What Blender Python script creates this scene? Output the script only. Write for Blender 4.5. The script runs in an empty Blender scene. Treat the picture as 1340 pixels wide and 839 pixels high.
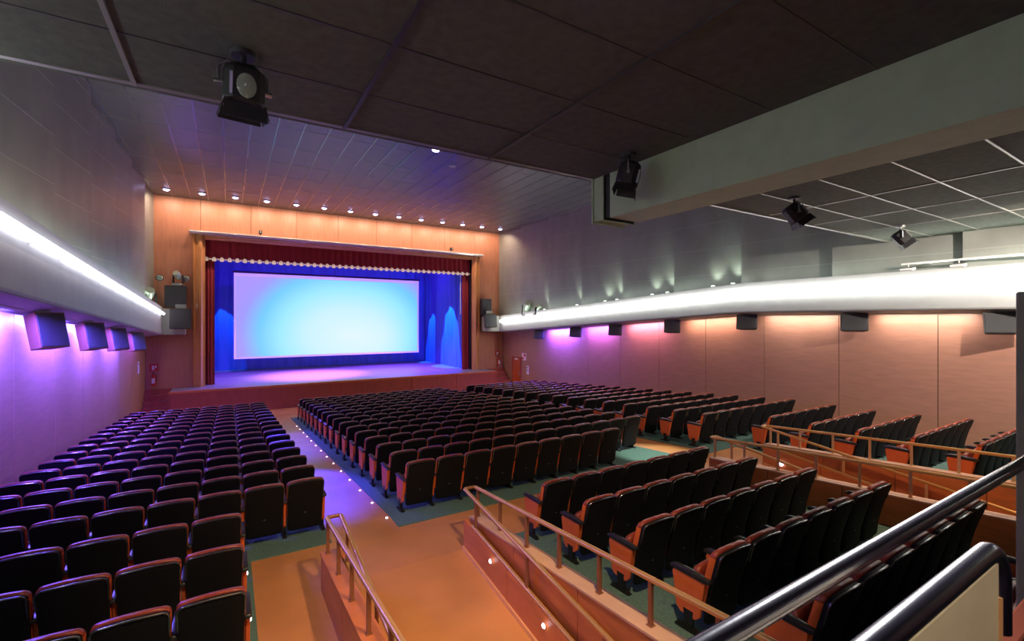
import bpy, bmesh, math, random
from math import sin, cos, pi, sqrt, radians
from mathutils import Vector, Matrix
random.seed(7)
S = bpy.context.scene
COL = S.collection
UP = 4.40                      # the lowest floor is z = 0 at the end; the builder works relative to eye height

# ------------------------------------------------------------------ camera model (used only to choose which seats are in view)
F_PX = 605.0
YAW = radians(31.45)
FX, FY = sin(YAW), cos(YAW)
def project(x, y, z):
    t = FX*x + FY*y
    if t < 0.3: return None
    return 670 + F_PX*(FY*x - FX*y)/t, 419.5 - F_PX*z/t, t

# ------------------------------------------------------------------ materials
def mat(name, col, rough=0.6, metal=0.0, spec=0.5, var=0.0, scale=6.0, stretch=(1, 1, 1), bump=0.0, bscale=60.0,
        emit=None, estr=0.0, col2=None, coat=0.0, sheen=0.0):
    m = bpy.data.materials.new(name); m.use_nodes = True
    nt = m.node_tree; N = nt.nodes; L = nt.links
    b = N['Principled BSDF']
    b.inputs['Base Color'].default_value = (*col, 1)
    b.inputs['Roughness'].default_value = rough
    b.inputs['Metallic'].default_value = metal
    b.inputs['Specular IOR Level'].default_value = spec
    b.inputs['Coat Weight'].default_value = coat
    if sheen: b.inputs['Sheen Weight'].default_value = sheen
    tc = N.new('ShaderNodeTexCoord'); mp = N.new('ShaderNodeMapping')
    mp.inputs['Scale'].default_value = stretch
    L.new(tc.outputs['Object'], mp.inputs['Vector'])
    if var > 0 or col2:
        nz = N.new('ShaderNodeTexNoise'); nz.inputs['Scale'].default_value = scale
        nz.inputs['Detail'].default_value = 5
        L.new(mp.outputs[0], nz.inputs['Vector'])
        cr = N.new('ShaderNodeValToRGB')
        c2 = col2 or tuple(min(1, c*(1+var)) for c in col)
        c1 = col if col2 else tuple(c*(1-var) for c in col)
        cr.color_ramp.elements[0].position = 0.3; cr.color_ramp.elements[1].position = 0.7
        cr.color_ramp.elements[0].color = (*c1, 1); cr.color_ramp.elements[1].color = (*c2, 1)
        L.new(nz.outputs['Fac'], cr.inputs[0]); L.new(cr.outputs[0], b.inputs['Base Color'])
    if bump > 0:
        n2 = N.new('ShaderNodeTexNoise'); n2.inputs['Scale'].default_value = bscale; n2.inputs['Detail'].default_value = 3
        L.new(mp.outputs[0], n2.inputs['Vector'])
        bp = N.new('ShaderNodeBump'); bp.inputs['Strength'].default_value = bump; bp.inputs['Distance'].default_value = 0.01
        L.new(n2.outputs['Fac'], bp.inputs['Height']); L.new(bp.outputs[0], b.inputs['Normal'])
    if emit:
        b.inputs['Emission Color'].default_value = (*emit, 1)
        b.inputs['Emission Strength'].default_value = estr
    return m

M = {}
M['wood_wall'] = mat('brown_wood_veneer', (0.42, 0.215, 0.15), 0.45, var=0.08, scale=2.2, stretch=(1, 1, 6), bump=0.05)
M['wood_front'] = mat('orange_wood_panel', (0.47, 0.20, 0.115), 0.45, var=0.10, scale=2.0, stretch=(4, 1, 0.6))
M['wood_low'] = mat('orange_brown_wood', (0.50, 0.15, 0.045), 0.38, var=0.15, scale=3, stretch=(1, 1, 5))
M['wood_cap'] = mat('pale_wood_cap', (0.60, 0.36, 0.24), 0.45, var=0.1, scale=4)
M['wood_skirt'] = mat('light_wood_skirting', (0.72, 0.36, 0.16), 0.45, var=0.08, scale=4)
M['gap'] = mat('dark_joint', (0.03, 0.012, 0.01), 0.8)
M['cork'] = mat('orange_cork_floor', (0.55, 0.235, 0.09), 0.42, var=0.14, scale=1.3, bump=0.05, bscale=40)
M['teal'] = mat('teal_carpet', (0.10, 0.18, 0.165), 0.95, spec=0.1, var=0.2, scale=30, bump=0.3, bscale=200)
M['grey_wall'] = mat('grey_acoustic_panel', (0.25, 0.26, 0.235), 0.42, var=0.12, scale=1.5, stretch=(1, 1, 0.5))
M['grey_line'] = mat('grey_panel_joint', (0.32, 0.33, 0.30), 0.35)
M['ceil_near'] = mat('charcoal_ceiling_tile', (0.12, 0.135, 0.112), 0.9, spec=0.2, var=0.15, scale=10, bump=0.3, bscale=80)
M['tbar'] = mat('lightened_ceiling_bar', (0.33, 0.33, 0.30), 0.35, metal=0.3)  # grid right of the duct made lighter to stand in for cove light
M['tbar_dark'] = mat('black_ceiling_bar', (0.07, 0.07, 0.07), 0.35, metal=0.3)
M['ceil_far'] = mat('dark_grey_ceiling_plank', (0.10, 0.092, 0.10), 0.42, var=0.12, scale=2)
M['ceil_seam'] = mat('ceiling_plank_seam', (0.17, 0.16, 0.18), 0.25, metal=0.3)
M['duct'] = mat('olive_grey_painted_duct', (0.41, 0.55, 0.35), 0.55, var=0.06, scale=5)
M['duct_in'] = mat('black_duct_gap', (0.02, 0.02, 0.02), 0.6)
M['shell'] = mat('black_seat_shell', (0.008, 0.008, 0.010), 0.60, spec=0.12)
M['rim'] = mat('dark_glossy_rim', (0.16, 0.155, 0.15), 0.22, metal=0.9)
M['rust'] = mat('rust_seat_fabric', (0.23, 0.036, 0.02), 0.36, var=0.12, scale=30, bump=0.04, bscale=120)
M['orange_side'] = mat('orange_seat_side', (0.66, 0.13, 0.03), 0.5, var=0.06, scale=8)
M['arm'] = mat('black_plastic_arm', (0.018, 0.019, 0.02), 0.35)
M['foot'] = mat('black_painted_steel', (0.012, 0.012, 0.014), 0.4, metal=0.3)
M['badge'] = mat('grey_metal_badge', (0.10, 0.10, 0.10), 0.4, metal=0.3)
M['brass'] = mat('brushed_brass', (0.66, 0.38, 0.14), 0.32, metal=0.6)
M['post'] = mat('brown_metal_post', (0.28, 0.12, 0.06), 0.4, metal=0.35)
M['post_pale'] = mat('pale_bronze_post', (0.62, 0.40, 0.22), 0.4, metal=0.5)
M['blackrail'] = mat('glossy_black_paint', (0.005, 0.004, 0.010), 0.21, spec=0.38, coat=0.0, bump=0.04, bscale=30)
M['ledge'] = mat('pale_grey_ledge', (0.36, 0.37, 0.36), 0.5, var=0.05, scale=3)
M['ledge_under'] = mat('grey_ledge_underside', (0.33, 0.34, 0.31), 0.6)
M['black'] = mat('matt_black', (0.018, 0.018, 0.02), 0.5)
M['grille'] = mat('black_speaker_grille', (0.045, 0.048, 0.052), 0.7, bump=0.6, bscale=250)
M['spk_side'] = mat('black_speaker_cabinet', (0.03, 0.03, 0.03), 0.55)
M['metal'] = mat('bare_steel', (0.55, 0.56, 0.55), 0.3, metal=1.0)
M['chromy'] = mat('pale_green_glass', (0.35, 0.42, 0.34), 0.12, spec=0.8)
M['burgundy'] = mat('burgundy_velvet', (0.34, 0.018, 0.035), 0.8, spec=0.2, sheen=0.4, var=0.1, scale=10)
M['fringe'] = mat('cream_fringe', (0.85, 0.78, 0.68), 0.7)
M['bluecurt'] = mat('blue_stage_curtain', (0.10, 0.13, 0.55), 0.85, spec=0.1, var=0.12, scale=3, stretch=(3, 3, 0.3))
M['frame'] = mat('honey_wood_frame', (0.62, 0.28, 0.10), 0.3, var=0.1, scale=4, stretch=(1, 1, 0.3), coat=0.3)
M['cornice'] = mat('silver_cornice', (0.82, 0.78, 0.72), 0.25, metal=0.7)
M['stagefloor'] = mat('grey_stage_boards', (0.20, 0.18, 0.22), 0.4, var=0.1, scale=3, stretch=(6, 0.4, 1))
M['stagefront'] = mat('red_brown_stage_front', (0.34, 0.075, 0.035), 0.45, var=0.12, scale=2.0, stretch=(3, 1, 1))
M['redpaint'] = mat('red_paint', (0.55, 0.035, 0.02), 0.3)
M['white'] = mat('white_plastic', (0.8, 0.78, 0.75), 0.4)
M['pink'] = mat('pale_pink_notice', (0.85, 0.70, 0.72), 0.5)
M['door'] = mat('red_orange_door', (0.50, 0.10, 0.03), 0.4, var=0.08, scale=2)
M['tan'] = mat('tan_laminate', (0.66, 0.53, 0.36), 0.5, col2=(0.74, 0.61, 0.43), scale=5, stretch=(1, 1, 3))
M['pillar'] = mat('olive_grey_pillar', (0.20, 0.21, 0.165), 0.6, var=0.08, scale=5)
M['plinth'] = mat('dark_red_wood', (0.075, 0.02, 0.012), 0.9, spec=0.0, var=0.12, scale=4)
M['spk_brown'] = mat('brown_speaker_side', (0.20, 0.085, 0.05), 0.5)
M['platform'] = mat('dark_platform', (0.05, 0.04, 0.04), 0.8)
def emis(name, col, s): return mat(name, (0.8, 0.8, 0.8), 0.5, emit=col, estr=s)
M['tube_left'] = emis('cool_white_tube', (0.90, 0.88, 1.0), 9)
M['tube_right'] = emis('neutral_white_tube', (1.0, 1.0, 0.95), 14)
M['lamp_disc'] = emis('downlight_lamp', (0.66, 0.55, 1.0), 14)
M['aisle_led'] = emis('aisle_led', (0.85, 0.85, 1.0), 5)
M['uplamp'] = emis('uplight_lamp', (0.85, 1.0, 0.85), 2.5)
M['tiny_led'] = emis('small_white_lamp', (1, 1, 1), 3)
M['rear_tube'] = emis('rear_tube_lamp', (1.0, 0.96, 0.9), 12)

# ------------------------------------------------------------------ mesh builder
class MB:
    def __init__(s): s.v = []; s.f = []; s.m = []
    def add(s, vs, fs, m=0):
        b = len(s.v); s.v += [tuple(v) for v in vs]
        for f in fs: s.f.append([b+i for i in f]); s.m.append(m)
        return s
    def box(s, x0, x1, y0, y1, z0, z1, m=0):
        return s.hexa([(x0, y0, z0), (x1, y0, z0), (x1, y1, z0), (x0, y1, z0), (x0, y0, z1), (x1, y0, z1), (x1, y1, z1), (x0, y1, z1)], m)
    def hexa(s, v, m=0):
        return s.add(v, [(0, 3, 2, 1), (4, 5, 6, 7), (0, 1, 5, 4), (1, 2, 6, 5), (2, 3, 7, 6), (3, 0, 4, 7)], m)
    def prism(s, poly, axis, a0, a1, m=0):
        n = len(poly)
        def p(q, a):
            return {'x': (a, q[0], q[1]), 'y': (q[0], a, q[1]), 'z': (q[0], q[1], a)}[axis]
        vs = [p(q, a0) for q in poly] + [p(q, a1) for q in poly]
        fs = [list(range(n))[::-1], [n+i for i in range(n)]] + [(i, (i+1) % n, n+(i+1) % n, n+i) for i in range(n)]
        return s.add(vs, fs, m)
    def tube(s, pts, r, seg=12, m=0, caps=True, sq=False):
        pts = [Vector(p) for p in pts]; rings = []
        rr = r if isinstance(r, (list, tuple)) else [r]*len(pts)
        prevn = None
        for i, p in enumerate(pts):
            d = (pts[min(i+1, len(pts)-1)] - pts[max(i-1, 0)]).normalized()
            ref = Vector((0, 0, 1)) if abs(d.z) < 0.95 else Vector((1, 0, 0))
            if prevn is None: a = d.cross(ref).normalized()
            else: a = (prevn - d*prevn.dot(d)).normalized()
            prevn = a; b = a.cross(d).normalized()
            rings.append([p + (a*cos(2*pi*k/seg) + b*sin(2*pi*k/seg))*rr[i] for k in range(seg)])
        vs = [v for R in rings for v in R]; fs = []
        for i in range(len(rings)-1):
            for k in range(seg):
                fs.append((i*seg+k, (i+1)*seg+k, (i+1)*seg+(k+1) % seg, i*seg+(k+1) % seg))
        if caps:
            fs.append(list(range(seg))[::-1][::-1]); fs.append([(len(rings)-1)*seg+k for k in range(seg)][::-1])
        return s.add(vs, fs, m)
    def loft(s, polys, m=0, caps=True):
        n = len(polys[0]); vs = [v for P in polys for v in P]; fs = []
        for i in range(len(polys)-1):
            for k in range(n):
                fs.append((i*n+k, i*n+(k+1) % n, (i+1)*n+(k+1) % n, (i+1)*n+k))
        if caps:
            fs.append(list(range(n))[::-1]); fs.append([(len(polys)-1)*n+k for k in range(n)])
        return s.add(vs, fs, m)
    def merge(s, o, off=(0, 0, 0), moff=0):
        return s.add([(v[0]+off[0], v[1]+off[1], v[2]+off[2]) for v in o.v], o.f, moff)
    def mesh(s, name, mats, smooth=False, bevel=0, angle=40):
        me = bpy.data.meshes.new(name)
        bm = bmesh.new()
        vs = [bm.verts.new(v) for v in s.v]
        for f, mi in zip(s.f, s.m):
            try:
                fc = bm.faces.new([vs[i] for i in f]); fc.material_index = mi
            except ValueError: pass
        bmesh.ops.recalc_face_normals(bm, faces=bm.faces)
        if bevel:
            es = [e for e in bm.edges if len(e.link_faces) == 2 and e.calc_face_angle(0) > radians(30)]
            bmesh.ops.bevel(bm, geom=es, offset=bevel, segments=2, profile=0.5, affect='EDGES', clamp_overlap=True)
        bm.to_mesh(me); bm.free()
        if not isinstance(mats, (list, tuple)): mats = [mats]
        for k in mats: me.materials.append(M[k])
        if smooth:
            me.polygons.foreach_set('use_smooth', [True]*len(me.polygons))
            me.set_sharp_from_angle(angle=radians(angle))
        return me
    def build(s, name, mats, parent=None, **kw):
        o = bpy.data.objects.new(name, s.mesh(name, mats, **kw)); COL.objects.link(o)
        if parent: o.parent = parent
        return o

def tag(o, label=None, cat=None, group=None, kind=None):
    if label: o['label'] = label
    if cat: o['category'] = cat
    if group: o['group'] = group
    if kind: o['kind'] = kind
    return o
def empty(name, loc, label, cat, group=None):
    o = bpy.data.objects.new(name, None); COL.objects.link(o); o.location = loc
    o.empty_display_size = 0.1
    return tag(o, label, cat, group)
def local(mb, root):
    l = root.location
    mb.v = [(v[0]-l[0], v[1]-l[1], v[2]-l[2]) for v in mb.v]
    return mb
def struct(o): o['kind'] = 'structure'; return o
ORD = ['first', 'second', 'third', 'fourth', 'fifth', 'sixth', 'seventh', 'eighth', 'ninth', 'tenth', 'eleventh', 'twelfth',
       'thirteenth', 'fourteenth', 'fifteenth', 'sixteenth']

# ------------------------------------------------------------------ geometry constants
XL, XR = -3.30, 15.80
YF = 27.0                 # proscenium wall
YB = -3.2                 # rear wall
ZC, ZF = 2.20, 5.85       # near ceiling, far ceiling
YC = 5.50                 # edge of the near ceiling
ZST = -3.20               # stage floor
def zf(y):
    if y > 22.5: return -4.38
    if y > 7.9: return -3.38 - 0.0685*(y-7.9)
    if y > 5.7: return -3.38
    return -3.38 + 0.07*(5.7-y)
def zfl(y): return -3.38 if y < 7.9 else zf(y)
def zramp(y): return -3.38 - 0.14*(6.2-y) if y < 6.2 else zf(y)

# ------------------------------------------------------------------ floor
fl = MB()
def strip(mb, x0, x1, ys, fz, th=0.12, m=0, lift=0):
    P = [[(x0, y, fz(y)+lift), (x1, y, fz(y)+lift), (x1, y, fz(y)+lift-th), (x0, y, fz(y)+lift-th)] for y in ys]
    mb.loft(P, m)
ysall = [YB, 5.7, 7.9, 22.5, YF]
strip(fl, XL, 0.6, [YB, 7.9, 22.5, YF], zfl)
strip(fl, 0.6, 1.10, [YB, 7.9, 22.5, YF], zfl)
strip(fl, 1.10, 3.10, [YB, 6.2, 7.9, 22.5, YF], zramp)
strip(fl, 3.10, 8.83, ysall, zf)
strip(fl, 8.83, 10.84, [YB, 6.2, 7.9, 22.5, YF], zramp)
strip(fl, 10.84, XR, ysall, zf)
struct(fl.build('floor', 'cork'))
def carpet(label, x0, x1, ys, fz):
    mb = MB(); strip(mb, x0, x1, ys, fz, 0.014, lift=0.014)
    o = mb.build('floor_carpet', 'teal'); tag(o, label, 'carpet', kind='structure'); return o
carpet('teal carpet under the left block of seats', XL, 1.33, [7.42, 7.9, 22.5, 22.9], zfl)
carpet('teal carpet under the centre block of seats', 2.36, 9.52, [7.42, 7.9, 22.5, 22.9], zf)
carpet('teal carpet under the right block of seats', 10.45, XR, [7.42, 7.9, 22.5, 22.9], zf)
carpet('teal carpet under the near left rows', XL, 0.26, [YB, 6.9, 7.42], zfl)
carpet('teal carpet under the small block between the ramps', 3.25, 8.70, [YB, 5.7, 6.2], zf)
carpet('teal carpet under the near right rows', 11.55, XR, [YB, 5.7, 7.42], zf)

# ------------------------------------------------------------------ side walls: brown veneer below, stepped grey panels above
def side_wall(name, xw, sgn, y0):
    """sgn=+1: the room lies at larger x (left wall)"""
    mb = MB()
    th = 0.15
    a, b = (xw - sgn*th, xw - sgn*0.012)
    mb.box(min(a, b), max(a, b), YB, YF+0.3, -5.0, ZF+0.1, 2)
    step = 2.30
    y = y0
    while y > YB: y -= step
    a, b = xw - sgn*0.012, xw
    while y < YF:
        ya, yb = max(y+0.009, YB), min(y+step-0.009, YF)
        if yb > ya: mb.box(min(a, b), max(a, b), ya, yb, -5.0, 0.9, 0)
        y += step
    # upper stepped panels: far end of each stands out into the room
    y = 9.74
    while y > YB: y -= 2.9
    while y < YF:
        ya, yb = y, y + 2.9
        fa, fb = max(ya, YB), min(yb, YF)
        def xo(yy): return xw + sgn*(0.02 + 0.30*(yy-ya)/2.9)
        zt = ZF
        P = [(xw - sgn*0.01, fa), (xo(fa), fa), (xo(fb), fb), (xw - sgn*0.01, fb)]
        zlow = (0.42 - 0.06*max(0, ya+1.4-8.6) if sgn > 0 else 0.27 - 0.059*max(0, ya+1.4-9.5)) + 0.35
        mb.prism(P, 'z', zlow, zt, 1)
        # slender horizontal joints
        for k in range(6):
            zz = 0.75 + k*0.98
            if zz > zt: break
            P2 = [(xo(fa)-sgn*0.02, fa+.004), (xo(fa)+sgn*0.004, fa+.004), (xo(fb)+sgn*0.004, fb-.004), (xo(fb)-sgn*0.02, fb-.004)]
            mb.prism(P2, 'z', zz, zz+0.022, 3)
        y += 2.9
    return struct(mb.build(name, ['wood_wall', 'grey_wall', 'gap', 'grey_line']))
side_wall('wall_left', XL, +1, 11.75)
side_wall('wall_right', XR, -1, 11.40)

# ------------------------------------------------------------------ proscenium wall
OX0, OX1, OZ1 = -1.05, 13.45, 4.0
mb = MB()
def panel_run(mb, x0, x1, z0, z1, stepx=2.2, y=YF, m=0, start=None):
    x = x0
    while x < x1-0.01:
        xb = min(x+stepx, x1)
        mb.box(x+0.008, xb-0.008, y, y+0.05, z0, z1, m); x = xb
    mb.box(x0, x1, y+0.03, y+0.3, z0, z1, 1)
panel_run(mb, XL, OX0, -4.4, OZ1, 1.95)
panel_run(mb, OX1, XR, -4.4, OZ1, 1.95)
panel_run(mb, XL, XR, OZ1, ZF, 2.12)
struct(mb.build('wall_front', ['wood_front', 'gap']))
# stage box
mb = MB(); mb.box(-1.3, 13.7, 35.0, 35.2, ZST-0.2, 4.6)
struct(mb.build('wall_stage_back', 'black'))
mb = MB(); mb.box(-1.5, -1.15, YF+0.3, 35.2, ZST-0.2, 4.6)
struct(mb.build('wall_stage_left', 'black'))
mb = MB(); mb.box(13.55, 13.8, YF+0.3, 35.2, ZST-0.2, 4.6)
struct(mb.build('wall_stage_right', 'black'))
mb = MB(); mb.box(-1.5, 13.8, YF+0.06, 35.2, 4.4, 4.6)
struct(mb.build('ceiling_stage', 'black'))
# rear wall
mb = MB(); mb.box(XL-.15, XR+.15, YB-0.2, YB, -5, ZC+0.1)
struct(mb.build('wall_rear', 'wood_wall'))

# ------------------------------------------------------------------ ceilings
mb = MB(); mb.box(XL-.1, XR+.1, YB-.1, YC, ZC, ZC+0.18, 0)
mb.box(XL-.1, XR+.1, YC-0.02, YC+0.10, ZC+0.0, ZF+0.1, 0)
struct(mb.build('ceiling', ['ceil_near']))
mb = MB()
for y in [4.57, 3.64, 2.71, 1.78, .85, -.08]:
    mb.box(XL, 4.84, y-0.008, y+0.008, ZC-0.006, ZC+0.01, 1)
    mb.box(5.46, XR, y-0.014, y+0.014, ZC-0.012, ZC+0.01, 0)
for x in [-2.62, -0.75, 1.12, 2.99]:
    mb.box(x-0.018, x+0.018, YB, YC, ZC-0.022, ZC+0.01, 2 if x < -.5 and x > -1 else 1)
for x in [7.75, 9.6, 11.45, 13.3]:
    mb.box(x-0.014, x+0.014, YB, YC, ZC-0.012, ZC+0.01, 0)
mb.box(XL, 4.84, YC-0.05, YC+0.012, ZC-0.012, ZC+0.01, 0)
mb.box(5.46, XR, YC-0.05, YC+0.012, ZC-0.03, ZC+0.01, 0)
struct(mb.build('trim_1', ['tbar', 'tbar_dark', 'grey_wall']))
mb = MB(); mb.box(XL-.1, XR+.1, YC, YF+0.3, ZF, ZF+0.2, 0)
x = XL + 0.35
while x < XR:
    mb.box(x-0.018, x+0.018, YC+.1, YF, ZF-0.012, ZF+0.01, 1); x += 0.70
y = YC + 1.0
while y < YF:
    mb.box(XL, XR, y-0.008, y+0.008, ZF-0.006, ZF+0.01, 2); y += 1.8
struct(mb.build('ceiling_far', ['ceil_far', 'ceil_seam', 'grey_line']))

# black beam crossing above the rear gallery
mb = MB(); mb.box(4.86, XR, -0.6, 1.06, 2.0, ZC+0.02)
struct(mb.build('trim_2', 'duct_in'))

# ------------------------------------------------------------------ duct with flanged end
DX0, DX1, DZ = 4.84, 5.46, 1.53
duct = empty('air_duct', (5.15, 2.5, DZ), 'long olive grey rectangular duct hanging below the dark tiled ceiling', 'duct')
mb = MB(); mb.box(DX0, DX1, YB+.1, 5.12, DZ, ZC-0.001)
local(mb, duct).build('duct_body', 'duct', duct, bevel=0.006)
mb = MB(); mb.box(DX0+0.02, DX1-0.02, 5.12, 5.24, DZ+0.02, ZC-0.02); local(mb, duct).build('duct_gap', 'duct_in', duct)
def ring(y0, y1, e, r=0.05):
    g = MB(); a0, a1, b0, b1 = DX0-e, DX1+e, DZ-e, ZC-0.002
    g.box(a0, a0+r, y0, y1, b0, b1); g.box(a1-r, a1, y0, y1, b0, b1)
    g.box(a0+r, a1-r, y0, y1, b0, b0+r); g.box(a0+r, a1-r, y0, y1, b1-r, b1); return g
g = ring(5.24, 5.52, 0.0, 0.04); g.merge(ring(5.47, 5.50, 0.025)); g.merge(ring(5.24, 5.262, 0.02))
local(g, duct).build('duct_flange', 'duct', duct)
g = MB()
for k in range(7):
    z = DZ+0.08+k*0.08
    g.hexa([(DX0+.04, 5.38, z), (DX1-.04, 5.38, z), (DX1-.04, 5.44, z+.05), (DX0+.04, 5.44, z+.05),
            (DX0+.04, 5.38, z+.008), (DX1-.04, 5.38, z+.008), (DX1-.04, 5.44, z+.058), (DX0+.04, 5.44, z+.058)])
local(g, duct).build('grille', 'duct_in', duct)

# ------------------------------------------------------------------ light ledges
def ledge(name, label, xw, sgn, zb, H, ys, tube_m, tube_off, tube_r, ystart):
    D = 0.70
    root = empty(name, (xw + sgn*D/2, 15, zb(15)), label, 'ledge')
    polys = []
    for y in ys:
        b = zb(y); t = b + H
        prof = [(0.0, b-0.10), (D, b), (D+0.012, b+0.04), (D-0.03, b+H*0.55), (D, t), (D-0.06, t), (D-0.12, t-0.22), (0.05, t-0.30), (0.0, t-0.30)]
        polys.append([(xw+sgn*(0.002+p[0]), y, p[1]) for p in prof])
    mb = MB(); mb.loft(polys); local(mb, root).build('ledge_body', 'ledge', root)
    # underside lining
    mb = MB()
    for ya, yb in zip(ys[:-1], ys[1:]):
        v = []
        for zz in (-0.012, 0.0):
            v += [(xw+sgn*0.01, ya, zb(ya)-0.10+zz), (xw+sgn*(D-.02), ya, zb(ya)-.003+zz), (xw+sgn*(D-.02), yb, zb(yb)-.003+zz), (xw+sgn*0.01, yb, zb(yb)-0.10+zz)]
        mb.hexa(v)
    local(mb, root).build('underside', 'ledge_under', root)
    yt = [y for y in ys if y > ystart]; yt = [ystart] + yt; yt[-1] -= 0.35
    pts = [(xw+sgn*(D+0.075), y, zb(y)+tube_off) for y in yt]
    mb = MB(); mb.tube(pts, tube_r, 10); local(mb, root).build('light_tube', tube_m, root, smooth=True)
    mb = MB()
    y = ystart + 0.6
    while y < ys[-1]-0.5:
        z = zb(y)+tube_off
        mb.box(min(xw+sgn*(D-0.04), xw+sgn*(D+0.05)), max(xw+sgn*(D-0.04), xw+sgn*(D+0.05)), y-0.03, y+0.03, z-0.09, z+0.09)
        y += 1.5
    local(mb, root).build('lamp_holder', 'white', root)
    return root
def zbl(y): return 0.42 if y < 8.6 else 0.42 - 0.060*(y-8.6)
def zbr(y): return 0.27 if y < 9.5 else 0.27 - 0.059*(y-9.5)
LL = ledge('light_ledge', 'long sloping ledge with a glowing tube along the left wall', XL, +1, zbl, 1.24, [YB+.2, 8.6, 26.3], 'tube_left', 0.93, 0.055, YB+.5)
RL = ledge('light_ledge', 'long ledge with a glaring white tube along the right wall', XR, -1, zbr, 1.02, [YB+.2, 9.5, 26.3], 'tube_right', 0.66, 0.10, YB+.5)
def ret(root, x0, x1, z0, z1):
    mb = MB(); mb.box(x0, x1, 26.3, YF-0.002, z0, z1); local(mb, root).build('ledge_return', 'ledge_under', root, bevel=0.02)
ret(LL, XL+.01, -1.75, -.66, .55)
ret(RL, 14.1, XR-.01, -.72, .30)

# ------------------------------------------------------------------ stage
st = empty('stage', (6.2, 27, -4.38), 'raised stage platform with red-brown front below the curtain opening', 'stage')
mb = MB(); mb.box(-2.27, 14.5, 25.6, 35.0, ZST-0.06, ZST, 0); local(mb, st).build('stage_floor', 'stagefloor', st)
mb = MB(); mb.box(-2.3, 14.53, 25.56, 25.66, ZST-0.10, ZST+0.005, 0); local(mb, st).build('nosing', 'wood_low', st, bevel=0.01)
mb = MB()
x = -2.27
while x < 14.4:
    xb = min(x+2.8, 14.5); mb.box(x+.006, xb-.006, 25.6, 25.64, -4.38, ZST-0.07); x = xb
mb.box(-2.25, 14.48, 25.63, 26.98, -4.378, ZST-0.07)
local(mb, st).build('stage_front', 'stagefront', st)
# stage-side steps at both ends
for sx, (a, b), lab in ((0, (-3.28, -2.3), 'dark red steps at the left end of the stage front'), (1, (14.56, 15.7), 'dark red steps at the right end of the stage front')):
    mb = MB()
    for k in range(5):
        mb.box(a, b, 25.6+k*0.28, 26.98, -4.378+k*0.24, -4.378+(k+1)*0.24)
    o = mb.build('stage_steps', 'stagefront'); tag(o, lab, 'steps')
# proscenium frame
fr = empty('proscenium_frame', (6.2, 26.9, ZST), 'honey wood frame around the stage opening with a silvery cornice', 'frame')
def colprof(x0, sg):
    # ridged column section (x,y)
    w = 0.5
    return [(x0, 27.0), (x0, 26.86), (x0+sg*.06, 26.78), (x0+sg*.12, 26.86), (x0+sg*.2, 26.86), (x0+sg*.26, 26.76), (x0+sg*.34, 26.74),
            (x0+sg*.40, 26.80), (x0+sg*.42, 26.9), (x0+sg*w, 26.92), (x0+sg*w, 27.12), (x0+sg*.3, 27.12), (x0+sg*.3, 27.0)]
for x0, sg in ((-1.50, 1), (13.95, -1)):
    mb = MB(); mb.prism(colprof(x0, sg), 'z', ZST, 4.12); local(mb, fr).build('column', 'frame', fr, smooth=True, angle=50)
mb = MB()
prof = [(27.0, 4.15), (26.80, 4.15), (26.76, 4.10), (26.82, 4.06), (26.84, 4.03), (26.80, 4.01), (26.86, 3.97), (26.98, 3.95), (27.12, 3.95), (27.12, 4.0), (27.0, 4.0)]
mb.prism(prof, 'x', -1.0, 13.45); local(mb, fr).build('lintel', 'frame', fr, smooth=True, angle=50)
mb = MB(); mb.prism([(27.0, 4.30), (26.55, 4.30), (26.50, 4.24), (26.55, 4.17), (26.72, 4.13), (27.0, 4.13)], 'x', -1.62, 14.07)
local(mb, fr).build('cornice', 'cornice', fr, bevel=0.01)

# curtains
def pleat(name, mname, x0, x1, y, z0, z1, amp, wl, parent=None, axis='x', scallop=0, n_per=8, z1f=None):
    mb = MB(); n = int(abs(x1-x0)/wl*n_per); P = []
    for j, side in enumerate((0, 1)):
        pass
    vs = []; fs = []
    rows = [0, .08, .5, 1.0]
    for i in range(n+1):
        s = i/n; a = x0+(x1-x0)*s; ph = 2*pi*(a-x0)/wl
        off = amp*sin(ph) + amp*0.3*sin(ph*2.3+1)
        zb_ = z0 - (scallop*(0.5+0.5*cos(ph)) if scallop else 0)
        for r in rows:
            z = zb_ + (z1-zb_)*r
            q = y + off*(1-0.45*r)
            vs.append((a, q, z) if axis == 'x' else (q, a, z))
        for r in rows:
            z = zb_ + (z1-zb_)*r
            q = y + off*(1-0.45*r) + 0.015
            vs.append((a, q, z) if axis == 'x' else (q, a, z))
    R = len(rows); W = 2*R
    for i in range(n):
        for r in range(R-1):
            a, b = i*W+r, (i+1)*W+r
            fs.append((a, b, b+1, a+1)); fs.append((a+R+1, b+R+1, b+R, a+R))
        fs.append((i*W, i*W+R, (i+1)*W+R, (i+1)*W)); fs.append((i*W+R-1, (i+1)*W+R-1, (i+1)*W+W-1, i*W+W-1))
    mb.add(vs, fs)
    return mb.build(name, mname, parent, smooth=True, angle=80)
o = empty('curtain_valance', (6.2, 27.3, 3.0), 'pleated burgundy valance with a cream fringe across the top of the stage', 'curtain')
v = pleat('valance_cloth', 'burgundy', -1.0, 13.4, 27.3, 3.10, 4.15, 0.055, 0.33, scallop=0.10)
v.parent = o; v.location = (-6.2, -27.3, -3.0)
mb = MB()
n = int(14.3/0.33)
for i in range(n+1):
    x = -0.97 + i*0.33
    zz = 3.12 - 0.05
    mb.prism([(x-0.09, zz+0.02), (x-0.10, zz-0.10), (x-0.05, zz-0.14), (x+0.05, zz-0.14), (x+0.10, zz-0.10), (x+0.09, zz+0.02), (x, zz+0.09)], 'y', 27.19, 27.22)
    mb.prism([(x+0.12, zz+0.0), (x+0.12, zz-0.07), (x+0.21, zz-0.07), (x+0.21, zz)], 'y', 27.20, 27.22)
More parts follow.
